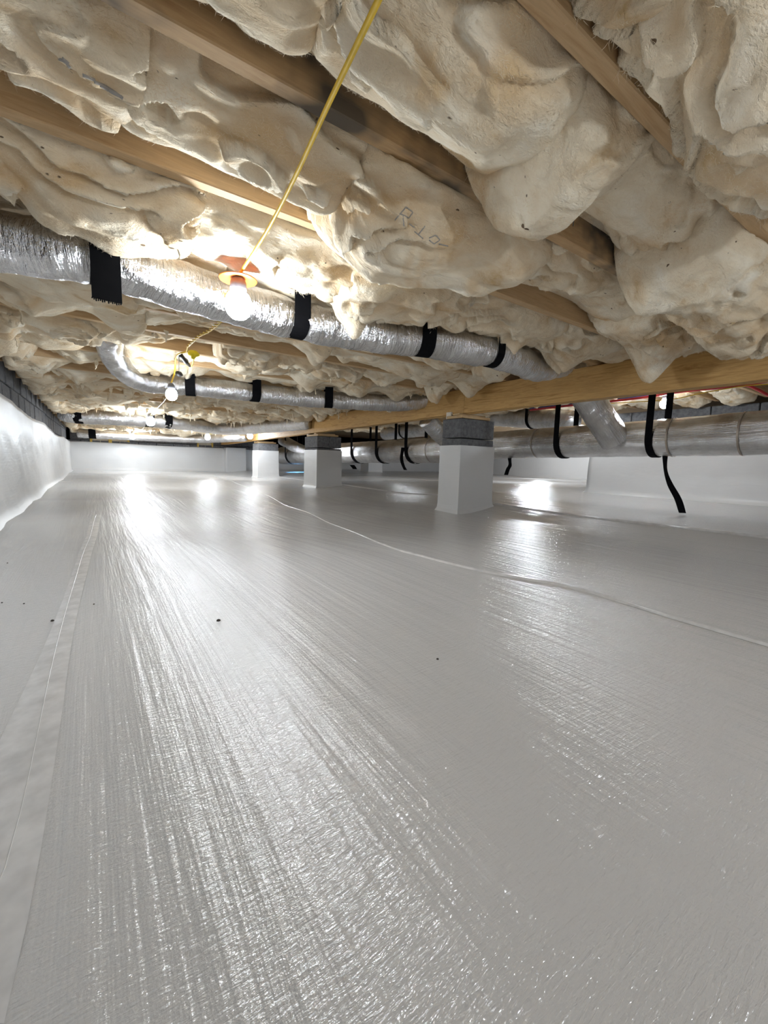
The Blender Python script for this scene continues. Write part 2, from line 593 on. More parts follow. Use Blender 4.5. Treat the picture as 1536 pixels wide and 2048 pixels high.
# block courses above the liner
rnd = random.Random(4)
for row in range(3):
    y = 2.6 - 0.2 * (row % 2)
    while y < YB - .1:
        block((0.19, 0.395, 0.193), wl, (float(xl(y)) - 0.13 + rnd.uniform(-.003, .003), y, 0.67 + row * 0.203 - 0.02 * (y > 8)))
        y += 0.405
for row in range(2):
    x = -0.45 + 0.2 * row
    while x < 4.6:
        if row == 1 and any(abs(x - q) < 0.22 for q in (0.36, 2.42)):
            block((0.33, 0.10, 0.15), wb, (x, YB + 0.10, 0.79 + 0.0), MAT['pale_shim'], 'stuffed_vent')
            block((0.05, 0.12, 0.15), wb, (x - 0.19, YB + 0.08, 0.79), MAT['foam'], 'foam_edge')
            block((0.05, 0.12, 0.15), wb, (x + 0.19, YB + 0.08, 0.79), MAT['foam'], 'foam_edge')
        else:
            block((0.395, 0.19, 0.193), wb, (x, YB + 0.11 + rnd.uniform(-.01, .01), 0.65 + row * 0.203))
        x += 0.405
for row in range(2):
    y = 0.2 + 0.2 * row
    while y < YJ:
        block((0.19, 0.395, 0.193), wr, (XR + 0.11, y, 0.80 + row * 0.203))
        y += 0.405

# ceiling: the subfloor sheets over the joists
cs = MB().box((XL - 0.3, Y0 - 0.2, 1.475), (12.3, 3.0, 1.50), 0)
ceil = struct(cs.build('ceiling', MAT['subfloor']))
yy = np.linspace(3.0, YB + 0.4, 2)
V = [(x, y, float(zj(y)) + 0.235 + dz) for dz in (0, 0.02) for y in yy for x in (XL - 0.3, 12.3)]
mesh_obj('subfloor_sheet', V, [(0, 1, 3, 2), (4, 6, 7, 5), (0, 4, 5, 1), (2, 3, 7, 6), (0, 2, 6, 4), (1, 5, 7, 3)], MAT['subfloor'], ceil)

# ------------------------------------------------------------------ joists
JY = [-3.16 + 0.4 + 0.408 * i for i in range(0, 6)]
JY = [0.504 - 0.408 * i for i in range(2, 0, -1)] + [0.504, 0.904, 1.326, 1.725] + [1.725 + 0.408 * i for i in range(1, 27)]
ORDN = ['first', 'second', 'third', 'fourth', 'fifth', 'sixth', 'seventh', 'eighth', 'ninth', 'tenth', 'eleventh', 'twelfth', 'thirteenth', 'fourteenth', 'fifteenth', 'sixteenth', 'seventeenth', 'eighteenth', 'nineteenth', 'twentieth', 'last']
LATER = [[y for y in JY if 1.8 < y < 3.7], [y for y in JY if 3.7 <= y < 7.2], [y for y in JY if 7.2 <= y < YB - .1]]
RIGHTS = [y for y in JY if .4 < y < 8.2]
NAMED = {0.504: 'tan pine floor joist crossing the top right corner between bulging batts',
         0.904: 'pine floor joist with dark weathered stain crossed by the yellow cord near top centre',
         1.326: 'clean pine floor joist running from upper left edge, just before the big duct',
         1.725: 'pine floor joist showing its end above the big silver duct at left edge'}
for y in JY:
    if y > YB - 0.1: continue
    z = float(zj(y))
    xr = XR if y < YJ else 8.9
    m = MAT['joist_stained'] if y in (0.904,) else MAT['joist']
    j = MB().box((float(xl(y)) - 0.10, y - 0.019, z), (XG + 0.13, y + 0.019, z + 0.235), 0.003).build('floor_joist', m, origin=(0.0, y, z))
    if y in NAMED: lb, gp = NAMED[y], None
    elif y < 0.5: lb, gp = 'pine floor joist overhead, ' + ('just beyond the top edge' if y > 0 else 'right over the viewpoint'), 'joists overhead'
    elif y < 3.7: lb, gp = f'pine floor joist, {ORDN[LATER[0].index(y)]} one beyond the big duct, half hidden by insulation', 'joists between the first two ducts'
    elif y < 7.2: lb, gp = f'pine floor joist seen as a brown sliver, {ORDN[LATER[1].index(y)]} one beyond the second duct', 'joists beyond the second duct'
    else: lb, gp = f'pine floor joist seen as a brown sliver, {ORDN[len(LATER[2]) - 1 - LATER[2].index(y)]} one before the back wall', 'joists near the back wall'
    tag(j, lb, 'joist', gp or 'floor joists')
    if y in RIGHTS:
        j2 = MB().box((XG - 0.02, y + 0.021, z), (min(xr, 6.2), y + 0.058, z + 0.235), 0.003).build('floor_joist', MAT['joist'], origin=(XG, y, z))
        tag(j2, f'pine joist end lapped over the girder on its right side, {ORDN[RIGHTS.index(y)]} from the right edge', 'joist', 'joists right of the girder')

# ------------------------------------------------------------------ girder: plies of boards
gird = empty('girder', (XG, 6, 1.0))
tag(gird, 'built-up honey pine girder carried on the block piers', 'girder')
cuts = [(Y0, 3.02), (3.023, 6.42), (6.423, 9.75), (9.753, YB)]
GZ = lambda y: float(zj(y)) - 0.238
for ply in range(3):
    for (a, b) in (cuts if ply != 1 else [(Y0, 1.4), (1.403, 4.7), (4.703, 8.1), (8.103, YB)]):
        xo = XG + ply * 0.039
        mb = MB()
        V = []
        for y in (a, b):
            z = GZ(y) + (0.0 if ply == 0 else 0.002)
            c = 0.003
            V += [(xo + c, y, z), (xo + .038 - c, y, z), (xo + .038, y, z + c), (xo + .038, y, z + .235 - c), (xo + .038 - c, y, z + .235), (xo + c, y, z + .235), (xo, y, z + .235 - c), (xo, y, z + c)]
        mb.add(V, [(i, (i + 1) % 8, 8 + (i + 1) % 8, 8 + i) for i in range(8)] + [tuple(range(7, -1, -1)), tuple(range(8, 16))])
        mb.build('girder_board', MAT['girder'], gird)


# ------------------------------------------------------------------ piers
def pier(x0, x1, y0, y1, ztop_liner, label, shims=True):
    zb = float(zf((x0 + x1) / 2, (y0 + y1) / 2)) - 0.04
    t = empty('block_pier', ((x0 + x1) / 2, (y0 + y1) / 2, zb + 0.04))
    tag(t, label, 'pier', 'liner wrapped piers')
    zt = GZ((y0 + y1) / 2) - 0.045
    # wrap: slightly slack sheet with flared, taped foot
    n = 64; m = 18; V = []
    w, d = x1 - x0, y1 - y0
    per = 2 * (w + d)
    for i in range(m):
        tt = i / (m - 1)
        for k in range(n):
            s = k / n * per
            if s < w: p = (x0 + s, y0); nn = (0, -1)
            elif s < w + d: p = (x1, y0 + s - w); nn = (1, 0)
            elif s < 2 * w + d: p = (x1 - (s - w - d), y1); nn = (0, 1)
            else: p = (x0, y1 - (s - 2 * w - d)); nn = (-1, 0)
            cx = (p[0] - (x0 + x1) / 2) / w * 2; cy = (p[1] - (y0 + y1) / 2) / d * 2
            zfoot = float(zf(p[0], p[1])) - 0.006
            z = zfoot + tt * (ztop_liner - zfoot + 0.006 * noise(s * 7, 1.0, x0))
            o = 0.008 + 0.022 * math.exp(-(z - zfoot) / 0.02) + 0.005 * float(noise(s * 3, z * 2.5, x0 * 3 + y0)) + 0.004 * (1 - tt)
            V.append((p[0] + cx * o, p[1] + cy * o, z))
    Fc = [(i * n + k, i * n + (k + 1) % n, (i + 1) * n + (k + 1) % n, (i + 1) * n + k) for i in range(m - 1) for k in range(n)]
    wr_ = mesh_obj('liner_wrap', V, Fc, MAT['wall_liner'], t, smooth=False)
    # the top courses that stay bare
    h = 0.19
    z = zt - h
    course = 0
    while z > zb:
        vertical = (w > d)
        if vertical:
            k2 = 2 if d > .3 else 1
            for q in range(k2):
                ya, yb = y0 + q * d / k2, y0 + (q + 1) * d / k2
                bm = MB().box((x0 + .002, ya + .003, z), (x1 - .002, yb - .003, z + h - 0.006), 0.006)
                bm.build('concrete_block', MAT['block'], t)
        else:
            for q in range(2):
                xa, xb = x0 + q * w / 2, x0 + (q + 1) * w / 2
                MB().box((xa + .002, y0 + .003, z), (xb - .002, y1 - .003, z + h - 0.006), 0.006).build('concrete_block', MAT['block'], t)
        z -= h + 0.004; course += 1
        if z + h < ztop_liner - 0.05: break
    if shims:
        MB().box((x0 + 0.02, y0 + 0.02, zt), (x1 - 0.05, y1 - 0.04, zt + 0.028), 0.002).build('wood_pad', MAT['shim'], t)
        MB().box((x0 + 0.00, y0 + 0.04, zt + .028), (x1 - 0.10, y0 + 0.13, zt + 0.044), 0.002).build('wood_shim', MAT['shim'], t)
        MB().box((x0 + 0.03, y1 - 0.09, zt), (x0 + 0.055, y1 - 0.02, zt + 0.07), 0.002).build('wood_shim', MAT['pale_shim'], t)
    return t


pier(2.95, 3.42, 2.99, 3.27, 0.69, 'near block pier wrapped in white liner, tallest, right of centre')
pier(3.02, 3.47, 6.35, 6.85, 0.68, 'middle block pier in white liner with two bare grey courses', True)
pier(3.08, 3.56, 9.55, 9.95, 0.70, 'smallest wrapped pier beside the back wall')
p4 = at(737, 944, z=0.2)
pier(p4[0], p4[0] + 0.5, p4[1], p4[1] + 0.45, 0.80, 'short pier glimpsed under the trunk duct', False)
pp = at(452, 940, y=YB - 0.2)
pil = MB()
pil.box((pp[0], YB - 0.28, 0.02), (pp[0] + 0.55, YB + 0.05, 0.80), 0.01)
tag(pil.build('wall_pilaster', MAT['wall_liner']), 'white pilaster against the back wall left of the smallest pier', 'pilaster')


# ------------------------------------------------------------------ fiberglass batts
def batt(y0, y1, x0, x1, sag, seed, res, label, group, lumps=(), rough=1.0, pw=0.8, fuzz=0):
    """one batt between two joists. sag: [(x, metres below the joist)] ; lumps: (x, y, drop, rx, ry)"""
    yc = (y0 + y1) / 2; z0 = float(zj(yc)); half = (y1 - y0) / 2 - 0.0205
    nx = max(8, int((x1 - x0) / res)); nt = max(12, int(0.62 / res))
    X = np.linspace(x0, x1, nx); t = np.linspace(-1, 1, nt)
    SX = np.array([p[0] for p in sag]); SD = np.array([p[1] for p in sag])
    S = np.interp(X, SX, SD) + 0.022 * rough * noise(X * 3.2, seed, 0.5)
    e = np.minimum((X - x0), (x1 - X))
    endr = (1 - np.clip(1 - e / 0.09, 0, 1) ** 2.2) ** 0.5
    up = 0.11
    gxx, tt = np.meshgrid(X, t, indexing='ij')
    phi = tt * math.pi / 2
    Dx = (up + S) * (0.72 + 0.28 * endr)
    Dx[0] = Dx[-1] = 0.004                  # closed ends
    D = Dx[:, None]
    wb_ = (half + np.clip(S, 0, .2) * 0.16)[:, None] * (0.93 + 0.07 * endr[:, None])
    yy = wb_ * np.sign(np.sin(phi)) * np.abs(np.sin(phi)) ** pw
    zz = -D * np.abs(np.cos(phi)) ** pw
    ny_, nz_ = np.sin(phi), -np.cos(phi)
    # tufts and torn layers
    q = gxx + seed * 13.1; w = yy + z0 * 3 + seed; v = zz
    big = fbm(q * 2.4, w * 4.2, v * 4 + seed, 2) * 0.026
    n1 = fbm(q * 6.5, w * 9.0, v * 9 + seed, 1)
    mid = (np.sqrt(n1 * n1 + 0.006) - 0.25) * 0.026 + fbm(q * 9 + 3, w * 15, v * 15, 2) * 0.007
    fld = fbm(q * 2.2 + 4, w * 4.8, v * 4.8 + seed * 2, 3) * 2.0 + yy * 2.0
    fr = fld - np.floor(fld)
    ter = np.where(fr < 0.92, fr / 0.92, (1 - fr) / 0.08)
    ter = ter * ter * (3 - 2 * ter)
    msk = sstep(-0.3, 0.15, noise(q * 1.5, w * 1.8, seed + 9))
    layer = (ter - 0.4) * 0.032 * msk
    fine = fbm(q * 22, w * 26, v * 26, 2) * (0.003 if res < 0.012 else 0.004)
    disp = rough * (big + mid + layer) + fine
    low = np.clip((-zz - 0.02) / 0.06, 0, 1)
    low[0] = low[-1] = 0
    disp = disp * low
    yy = yy + ny_ * disp * 0.8; zz = zz + nz_ * disp
    for (lx, ly, dr, rx, ry) in lumps:
        g = np.exp(-((gxx - lx) / rx) ** 2 - ((yy + yc - ly) / ry) ** 2)
        zz = zz - dr * g * low
    # fibre stays inside the bay above the joists' undersides
    zw = z0 + up + zz
    lim = half + np.clip((z0 - zw) / 0.03, 0, 1) * 0.075
    yy = np.clip(yy, -lim, lim)
    gx2 = gxx + 0.012 * noise(q * 6, w * 6, seed + 3) + np.where(gxx < (x0 + x1) / 2, 1, -1) * 0
    V = np.stack([gx2, yc + yy, zw], -1).reshape(-1, 3)
    inner = (1 - ter) * msk * (fr < 0.86)
    o = mesh_obj('insulation_batt', V, grid_faces(nx, nt), MAT['insul'], smooth=True, origin=((x0 + x1) / 2, yc, z0),
                 attrs=[('inner', 'FLOAT', inner.reshape(-1))])
    tag(o, label, 'insulation', group)
    if fuzz:
        fibers(o, V.reshape(nx, nt, 3), fuzz, seed)
    return o


def fibers(o, G, count, seed):
    """loose glass fibres lying on and standing off the skin of a batt"""
    r = np.random.RandomState(int(seed * 100) % 100000)
    nx, nt = G.shape[:2]
    i = r.randint(1, nx - 2, count); j = r.randint(int(nt * .12), int(nt * .88), count)
    P = G[i, j] + (G[i + 1, j] - G[i, j]) * r.rand(count)[:, None] + (G[i, j + 1] - G[i, j]) * r.rand(count)[:, None]
    A = G[i + 1, j] - G[i - 1, j]; B = G[i, j + 1] - G[i, j - 1]
    nrm = np.cross(A, B); nrm /= np.linalg.norm(nrm, axis=1)[:, None] + 1e-9
    nrm *= -np.sign(nrm[:, 2:3] + 1e-6)                 # out of the batt, mostly downward
    A /= np.linalg.norm(A, axis=1)[:, None] + 1e-9
    S = np.cross(nrm, A)
    th = r.normal(0, .75, count)
    d = A * (np.cos(th) * r.choice([-1, 1], count))[:, None] + S * np.sin(th)[:, None]
    ln = r.uniform(.005, .018, count)[:, None]; lift = r.uniform(.03, .32, count)[:, None]
    side = np.cross(d, nrm) * r.uniform(.00018, .00038, count)[:, None]
    bend = S * r.normal(0, .25, count)[:, None]
    q0 = P - nrm * .001
    q1 = P + d * ln * .5 + nrm * ln * lift * .5
    q2 = P + (d + bend) * ln + nrm * ln * lift * .8
    W = np.stack([q0 - side, q0 + side, q1 - side, q1 + side, q2], 1).reshape(-1, 3)
    b = (np.arange(count) * 5)[:, None]
    Fc = np.concatenate([b + np.array([[0, 1, 3]]), b + np.array([[0, 3, 2]]), b + np.array([[2, 3, 4]])], 0)
    f = mesh_obj('loose_fibers', W, Fc, MAT['insul'], o, smooth=True, origin=ORG[o.name])
    f['kind'] = 'stuff'


wl_rnd = random.Random(11)
BATTS = []


def near(y0, y1, x0, x1, sag, seed, label, lumps=(), res=0.006, rough=1.0, pw=0.85):
    b = batt(y0, y1, x0, x1, sag, seed, res, label, 'insulation batts overhead', lumps, rough, pw, int(14000 * (x1 - x0)))
    BATTS.append((b, y0, y1, x0, x1)); return b


J = {k: v for k, v in zip('DCBA', (0.096, 0.504, 0.904, 1.326))}
J['E'] = 1.725
# overhead row, mostly above the frame
near(-0.312, .096, 0.2, 1.5, [(0, .03), (1.5, .05)], 1.1, 'fiberglass batt overhead, beyond the top edge')
near(.096, .504, -0.2, .78, [(0, .03), (.7, .03)], 1.7, 'cream fiberglass batt at the top edge, left of the corner joist')
near(.096, .504, .76, 1.75, [(.7, .04), (1.0, .07), (1.15, .125), (1.4, .10), (1.6, .0), (1.75, -.05)], 2.3,
     'big bulging fiberglass batt in the top right corner, covering part of the corner joist')
near(.096, .504, 1.72, 2.9, [(1.7, -.02), (2, .08), (2.9, .06)], 2.9, 'fiberglass batt at the right edge beyond the corner joist gap')
near(.504, .904, -0.45, .36, [(-.4, .02), (.2, .03), (.36, .03)], 3.1, 'cream fiberglass batt at top left of the yellow cord')
near(.504, .904, .34, .86, [(.3, .01), (.5, .03), (.7, .05), (.86, .05)], 3.9, 'rounded fiberglass batt at top centre, right of the yellow cord', [(.62, .64, .05, .2, .12), (.6, .88, -.07, .28, .08)])
near(.504, .904, .82, 1.62, [(.8, .06), (.92, .12), (1.04, .10), (1.14, .0), (1.6, -.01)], 4.4,
     'fiberglass batt with a deep fold hanging over the stained joist', [(.98, .8, .03, .1, .1), (1.36, .88, -.08, .22, .1)])
near(.504, .904, 1.58, 2.98, [(1.6, .06), (1.75, .16), (2.0, .13), (2.5, .17), (2.95, .10)], 5.2,
     'slab of fiberglass batt hanging low before the girder at right edge', [(2.5, .8, .06, .3, .14), (1.72, .85, .06, .07, .07)])
near(.904, 1.326, -.55, .12, [(-.5, .0), (.1, .01)], 5.9, 'fiberglass batt with a grey smudge at the upper left', [(-.2, 1.3, -.05, .5, .09)])
near(.904, 1.326, .08, .60, [(.1, .01), (.45, .03), (.6, .04)], 6.1, 'fiberglass batt between two pine joists left of the yellow cord', [(.3, 1.3, -.06, .3, .09)])
near(.904, 1.326, .57, 1.36, [(.55, .08), (.75, .14), (1.0, .15), (1.2, .13), (1.36, .04)], 6.7,
     'puffy fiberglass batt with grey R print right of the yellow cord', [(.78, 1.2, .04, .15, .12)])
near(.904, 1.326, 1.30, 2.2, [(1.3, .03), (1.45, .0), (1.9, -.01), (2.2, .03)], 7.3, 'fiberglass batt behind the stained joist, right of centre', [(1.72, 1.30, -.08, .35, .1)])
near(.904, 1.326, 2.15, 2.98, [(2.1, .05), (2.35, .10), (2.6, .12), (2.95, .02)], 7.9, 'fiberglass batt drooping to a point over the girder',
     [(2.62, 1.2, .16, .1, .1)])
near(1.326, 1.725, -.55, .30, [(-.5, -.01), (-.2, .04), (-.05, .09), (.3, .10)], 8.3, 'fiberglass batt left of the glowing bulb above the big duct', [(-.4, 1.70, -.09, .28, .1)])
near(1.326, 1.725, .26, .86, [(.2, .09), (.5, .08), (.85, .10)], 8.8, 'brightly lit fiberglass batt right above the nearest bulb')
near(1.326, 1.725, .80, 1.42, [(.8, .12), (.95, .13), (1.2, .11), (1.4, .06)], 9.4, 'fiberglass batt with a torn tip hanging on the big duct', [(.94, 1.62, .07, .06, .08)])
near(1.326, 1.725, 1.38, 2.15, [(1.4, .07), (1.9, .06), (2.1, .05)], 9.9, 'fiberglass batt above the right end of the big duct', [(1.93, 1.6, .06, .05, .08)])
near(1.326, 1.725, 2.1, 2.98, [(2.1, .06), (2.4, .08), (2.9, .02)], 10.6, 'fiberglass batt in the corner of girder and big duct', [(2.4, 1.6, .1, .1, .1)])

ys_ = [y for y in JY if y >= 1.72] + [YB]


def place_row(y):
    """which row between joists, counted from something one can find"""
    R_ = [v for v in ys_ if v < YB - .2]
    a_ = [v for v in R_ if v < 3.7]; b_ = [v for v in R_ if 3.7 <= v < 7.2]; c_ = [v for v in R_ if v >= 7.2]
    if y in a_: return ORDN[a_.index(y)], 'behind the big duct', 'batts between first and second duct'
    if y in b_: return ORDN[b_.index(y)], 'beyond the second duct', 'batts beyond the second duct'
    return ORDN[len(c_) - 1 - c_.index(y)], 'before the back wall', 'batts near the back wall'


for i in range(len(ys_) - 1):
    a, b = ys_[i], ys_[i + 1]
    if b - a < 0.2: continue
    x = float(xl(a)) + 0.02
    k = 0
    res = 0.013 if a < 3.2 else (0.02 if a < 6 else 0.03)
    while x < XG - 0.15:
        ln = wl_rnd.uniform(0.75, 1.35)
        x2 = min(x + ln, XG - 0.02)
        if XG - x2 < 0.3: x2 = XG - 0.02
        sg = [(x + (x2 - x) * f, wl_rnd.choice([-.055, -.02, 0.015, .03, .05, .065])) for f in (0, .2, .4, .6, .8, 1)]
        if k == 0: sg[0] = (x, .075); sg.insert(1, (x + .18, .06))
        lm = [(wl_rnd.uniform(x, x2), b - wl_rnd.uniform(0.02, .2), wl_rnd.uniform(.02, .07), wl_rnd.uniform(.04, .12), .09) for q in range(2)]
        pos = 'at the left wall' if k == 0 else ('at the girder' if x2 > XG - .05 else ('left of the middle' if k == 1 else 'right of the middle'))
        row_, ref, gp = place_row(a)
        lb = f'fiberglass batt {pos} in the {row_} row {ref}'
        o = batt(a, b, x, x2, sg, 20 + i * 3.7 + k * 1.3, res, lb, gp, lm, rough=1.15, fuzz=3500 if a < 3 else 0)
        BATTS.append((o, a, b, x, x2))
        x = x2 - 0.03; k += 1
# right of the girder
for y in RIGHTS:
    a, b = y + 0.037, y + 0.408
    for (x, x2, w_) in ((XG + 0.14, 4.3, 'beside the girder'), (4.25, 6.0, 'toward the right wall')):
        if x > 4 and y < YJ: x2 = XR - 0.05
        sg = [(x + (x2 - x) * f, wl_rnd.choice([-.05, 0.0, .03, .06])) for f in (0, .25, .5, .75, 1)]
        o = batt(a, b, x, x2, sg, 70 + y * 5 + x, 0.03, f'fiberglass batt over the trunk duct {w_}, {ORDN[RIGHTS.index(y)]} row from the right edge', 'batts right of the girder', (), 1.1)
        BATTS.append((o, a, b, x, x2))


def wisp(parent, p, ln, rnd):
    n = 6
    dx, dy = rnd.uniform(-.25, .25), rnd.uniform(-.2, .2)
    pts = [(p[0] + dx * ln * (k / n) ** 2 + rnd.uniform(-.004, .004), p[1] + dy * ln * (k / n), p[2] + 0.03 - (ln + .03) * k / n) for k in range(n + 1)]
    th = rnd.uniform(0, 3.1); wd = np.array([[math.cos(th + k * .25), math.sin(th + k * .25), 0] for k in range(n + 1)])
    w = [rnd.uniform(.6, 1.3) * (.006 + .045 * (1 - k / n) ** 1.6) for k in range(n + 1)]
    MB().strip(pts, wd, w, .004).build('fiber_wisp', MAT['insul'], parent, smooth=False)


for (o, a, b, x, x2) in BATTS:
    if x > 3: continue
    cnt = 0 if a < 1.3 else (1 if a < 4.6 else 3)
    for q in range(cnt):
        px_, py_ = wl_rnd.uniform(x + .05, x2 - .05), wl_rnd.uniform(a + .1, b - .06)
        if a < 3 and wl_rnd.random() < .5: continue
        wisp(o, (px_, py_, float(zj(a)) - 0.05), wl_rnd.uniform(.02, .08), wl_rnd)


# faded print and smudges on three of the batts
from mathutils.bvhtree import BVHTree


def printed(batt_obj, strokes, r):
    me = batt_obj.data; org = ORG[batt_obj.name]
    co = np.empty(len(me.vertices) * 3, np.float32); me.vertices.foreach_get('co', co)
    li = np.empty(len(me.loops), np.int32); me.loops.foreach_get('vertex_index', li)
    bvh = BVHTree.FromPolygons((co.reshape(-1, 3) + org).tolist(), li.reshape(-1, 4).tolist())
    mb = MB()
    for st in strokes:
        pts = []
        q = np.array(st, float)
        L = np.concatenate([[0], np.cumsum(np.hypot(*np.diff(q, axis=0).T))])
        for u in np.linspace(0, L[-1], max(4, int(L[-1] / 4))):
            px_, py_ = np.interp(u, L, q[:, 0]), np.interp(u, L, q[:, 1])
            d = ROT @ _k(px_, py_)
            h = bvh.ray_cast(Vector(EYE), Vector(d / np.linalg.norm(d)))
            if h[0] is not None: pts.append(np.array(h[0]))
        if len(pts) > 2: mb.tube(pts, r, 5)
    if mb.v:
        mb.build('printed_mark', MAT['ink'], batt_obj, smooth=True)


for (o, a, b, x, x2) in BATTS:
    if 'grey R print' in o['label']:
        printed(o, [[(790, 440), (812, 414)], [(812, 414), (826, 424), (818, 436), (801, 428)], [(806, 432), (808, 452)],
                    [(818, 447), (829, 455)], [(836, 470), (850, 452)], [(829, 463), (846, 477)],
                    [(858, 476), (872, 470), (880, 480), (868, 488), (858, 480)], [(878, 488), (896, 492)]], .0018)
    if 'grey smudge' in o['label'] or 'between two pine joists' in o['label']:
        printed(o, [[(118, 118), (132, 124), (140, 136)], [(124, 116), (138, 128)], [(165, 150), (190, 160)], [(188, 163), (210, 172), (232, 186), (246, 197)], [(200, 170), (226, 186), (244, 194)]], .003)

# loose wires poking down out of the overhead batts
for pix, lb in (([(1146, 398), (1149, 425), (1146, 452)], 'thin dark wire hanging out of the folded batt at upper right'), ([(1140, 402), (1136, 418), (1142, 420), (1172, 392), (1190, 376)], 'bent dark wire beside the hanging wire at upper right')):
    P = spline([at(px_, py_, z=1.16) for px_, py_ in pix], 16)
    tag(MB().tube(P, .0014, 5).build('support_wire', MAT['black_plastic'], smooth=True), lb, 'wire')


# ------------------------------------------------------------------ ducts
def duct(name, pts, r, label, cat='duct', group=None, pinches=(), n=240, m=40, mat='foil', amp=0.006, seed=0.0, wr_=1.0, rvar=None):
    P = spline(pts, n)
    T, U, W = frames(P)
    L = np.concatenate([[0], np.cumsum(np.linalg.norm(np.diff(P, axis=0), axis=1))])
    a = np.linspace(0, 2 * math.pi, m + 1)
    R = np.full(n, r) if rvar is None else np.interp(np.linspace(0, 1, n), *rvar)
    for (s, dr, wd) in pinches:
        R = R * (1 - dr * np.exp(-((L - s) / wd) ** 2))
    LL, AA = np.meshgrid(L, a, indexing='ij')
    ca, sa = np.cos(AA), np.sin(AA)
    d = amp * wr_ * (fbm(LL * 14, ca * 1.3 + seed, sa * 1.3, 3) + 1.2 * np.abs(noise(LL * 5 + seed, ca * 2.2, sa * 2.2)) - .3)
    RR = R[:, None] + d
    RR[0] = RR[-1] = 0.002                   # closed ends
    V = P[:, None] + RR[..., None] * (ca[..., None] * U[:, None] + sa[..., None] * W[:, None])
    tube = np.stack([LL + seed * 3, AA * r, LL * 0], -1)
    o = mesh_obj(name, V.reshape(-1, 3), grid_faces(n, m + 1), MAT[mat], smooth=True, attrs=[('tube', 'FLOAT_VECTOR', tube.reshape(-1, 3))])
    tag(o, label, cat, group)
    return o, P, L


def near_s(P, L, q):
    return float(L[np.argmin(np.linalg.norm(P[:, :2] - np.asarray(q)[:2], axis=1))])


def strap_loop(c, along, r, ztop, width, label, group, side=1, tail=0.0):
    """webbing hung from the joists that cradles a duct: down one side, under, up the other"""
    c = np.asarray(c, float); al = np.asarray(along, float); al[2] = 0; al /= np.linalg.norm(al)
    n = np.array([al[1], -al[0], 0]); up = np.array([0, 0, 1.0])
    rr = r + 0.004
    pts = [c - n * rr * .96 + up * (ztop - c[2])]
    pts += [c - n * rr * 1.0 + up * (ztop - c[2]) * f for f in (.7, .4, .15)]
    for k in range(15):
        a = math.pi + math.pi * k / 14
        pts.append(c + rr * (n * math.cos(a) + up * math.sin(a)))
    pts += [c + n * rr * 1.0 + up * (ztop - c[2]) * f for f in (.15, .4, .7, 1.0)]
    o = MB().strip(pts, al, width, 0.003).build('duct_strap', MAT['strap'])
    tag(o, label, 'strap', group)
    return o


# first flex duct, hung below the fifth joist
d1 = [at(-160, 448, z=1.12), at(20, 487, z=1.12), at(200, 520, z=1.12), at(330, 562, z=1.12), at(590, 640, z=1.12), at(750, 668, z=1.12), at(900, 690, z=1.12),
      at(1010, 712, z=1.12), at(1075, 735, z=1.13), at(1130, 728, z=1.22)]
d1 = [np.array(p) for p in d1]
R1 = 0.083
_P = spline(d1, 240); _L = np.concatenate([[0], np.cumsum(np.linalg.norm(np.diff(_P, axis=0), axis=1))])
q1 = [at(205, 520, z=1.12), at(588, 640, z=1.12), at(850, 680, z=1.12), at(985, 705, z=1.12)]
duct('flex_duct', d1, R1, 'large silver foil flex duct behind the nearest bulb', pinches=[(near_s(_P, _L, q), .16, .05) for q in q1], seed=1.0)
for q, lb in zip(q1, ['wide black strap on the left end of the big duct', 'black strap on the big duct right of the nearest bulb',
                      'black strap at the middle of the big duct', 'narrow black strap near the right end of the big duct']):
    i = int(np.argmin(np.linalg.norm(_P - q, axis=1)))
    strap_loop(_P[i], _P[min(i + 1, 239)] - _P[i - 1], R1 * .88, 1.25, 0.075 if 'narrow' not in lb else .05, lb, 'straps on the big duct')
# frayed strap end hanging over the duct
a_, b_ = at(216, 470, z=1.16), at(200, 585, z=0.98)
i = int(np.argmin(np.linalg.norm(_P - q1[0], axis=1)))
c_ = _P[i]; al = _P[i + 1] - _P[i - 1]; al[2] = 0; al /= np.linalg.norm(al); nn_ = np.array([al[1], -al[0], 0])
pts = [c_ + nn_ * (R1 + .012) * f + np.array([0, 0, h]) for f, h in ((.75, .085), (.95, .05), (1.03, 0), (1.05, -.05), (1.04, -.10), (1.06, -.15))]
te = MB().strip(pts, al, 0.078, 0.003)
for k in range(22):
    p = pts[-1] + al * (k / 21 - .5) * 0.074
    te.tube([p + np.array([0, 0, .004]), p + np.array([0.002 * (k % 3 - 1), 0, -.002 - .006 * (k * 7 % 5) / 4])], 0.0018, 4)
tag(te.build('strap_tail', MAT['strap']), 'frayed black strap end hanging over the left of the big duct', 'strap')

# second flex duct
d2 = [at(212, 668, z=1.30), at(232, 722, z=1.2), at(272, 757, z=1.13), at(330, 768, z=1.12), at(440, 778, z=1.12), at(600, 795, z=1.12), at(720, 803, z=1.12), at(800, 806, z=1.14), at(860, 800, z=1.2)]
R2 = 0.085
_P = spline(d2, 240); _L = np.concatenate([[0], np.cumsum(np.linalg.norm(np.diff(_P, axis=0), axis=1))])
q2 = [at(380, 766, z=1.12), at(510, 785, z=1.12), at(658, 797, z=1.12)]
duct('flex_duct', d2, R2, 'second silver flex duct with three black straps, rising at its left end', pinches=[(near_s(_P, _L, q), .14, .06) for q in q2], seed=4.0)
for q, lb in zip(q2, ['black strap below the yellow plug on the second duct', 'middle black strap on the second duct', 'right hand black strap on the second duct']):
    i = int(np.argmin(np.linalg.norm(_P - q, axis=1)))
    strap_loop(_P[i], _P[i + 1] - _P[i - 1], R2 * .92, 1.23, 0.08, lb, 'straps on the second duct')

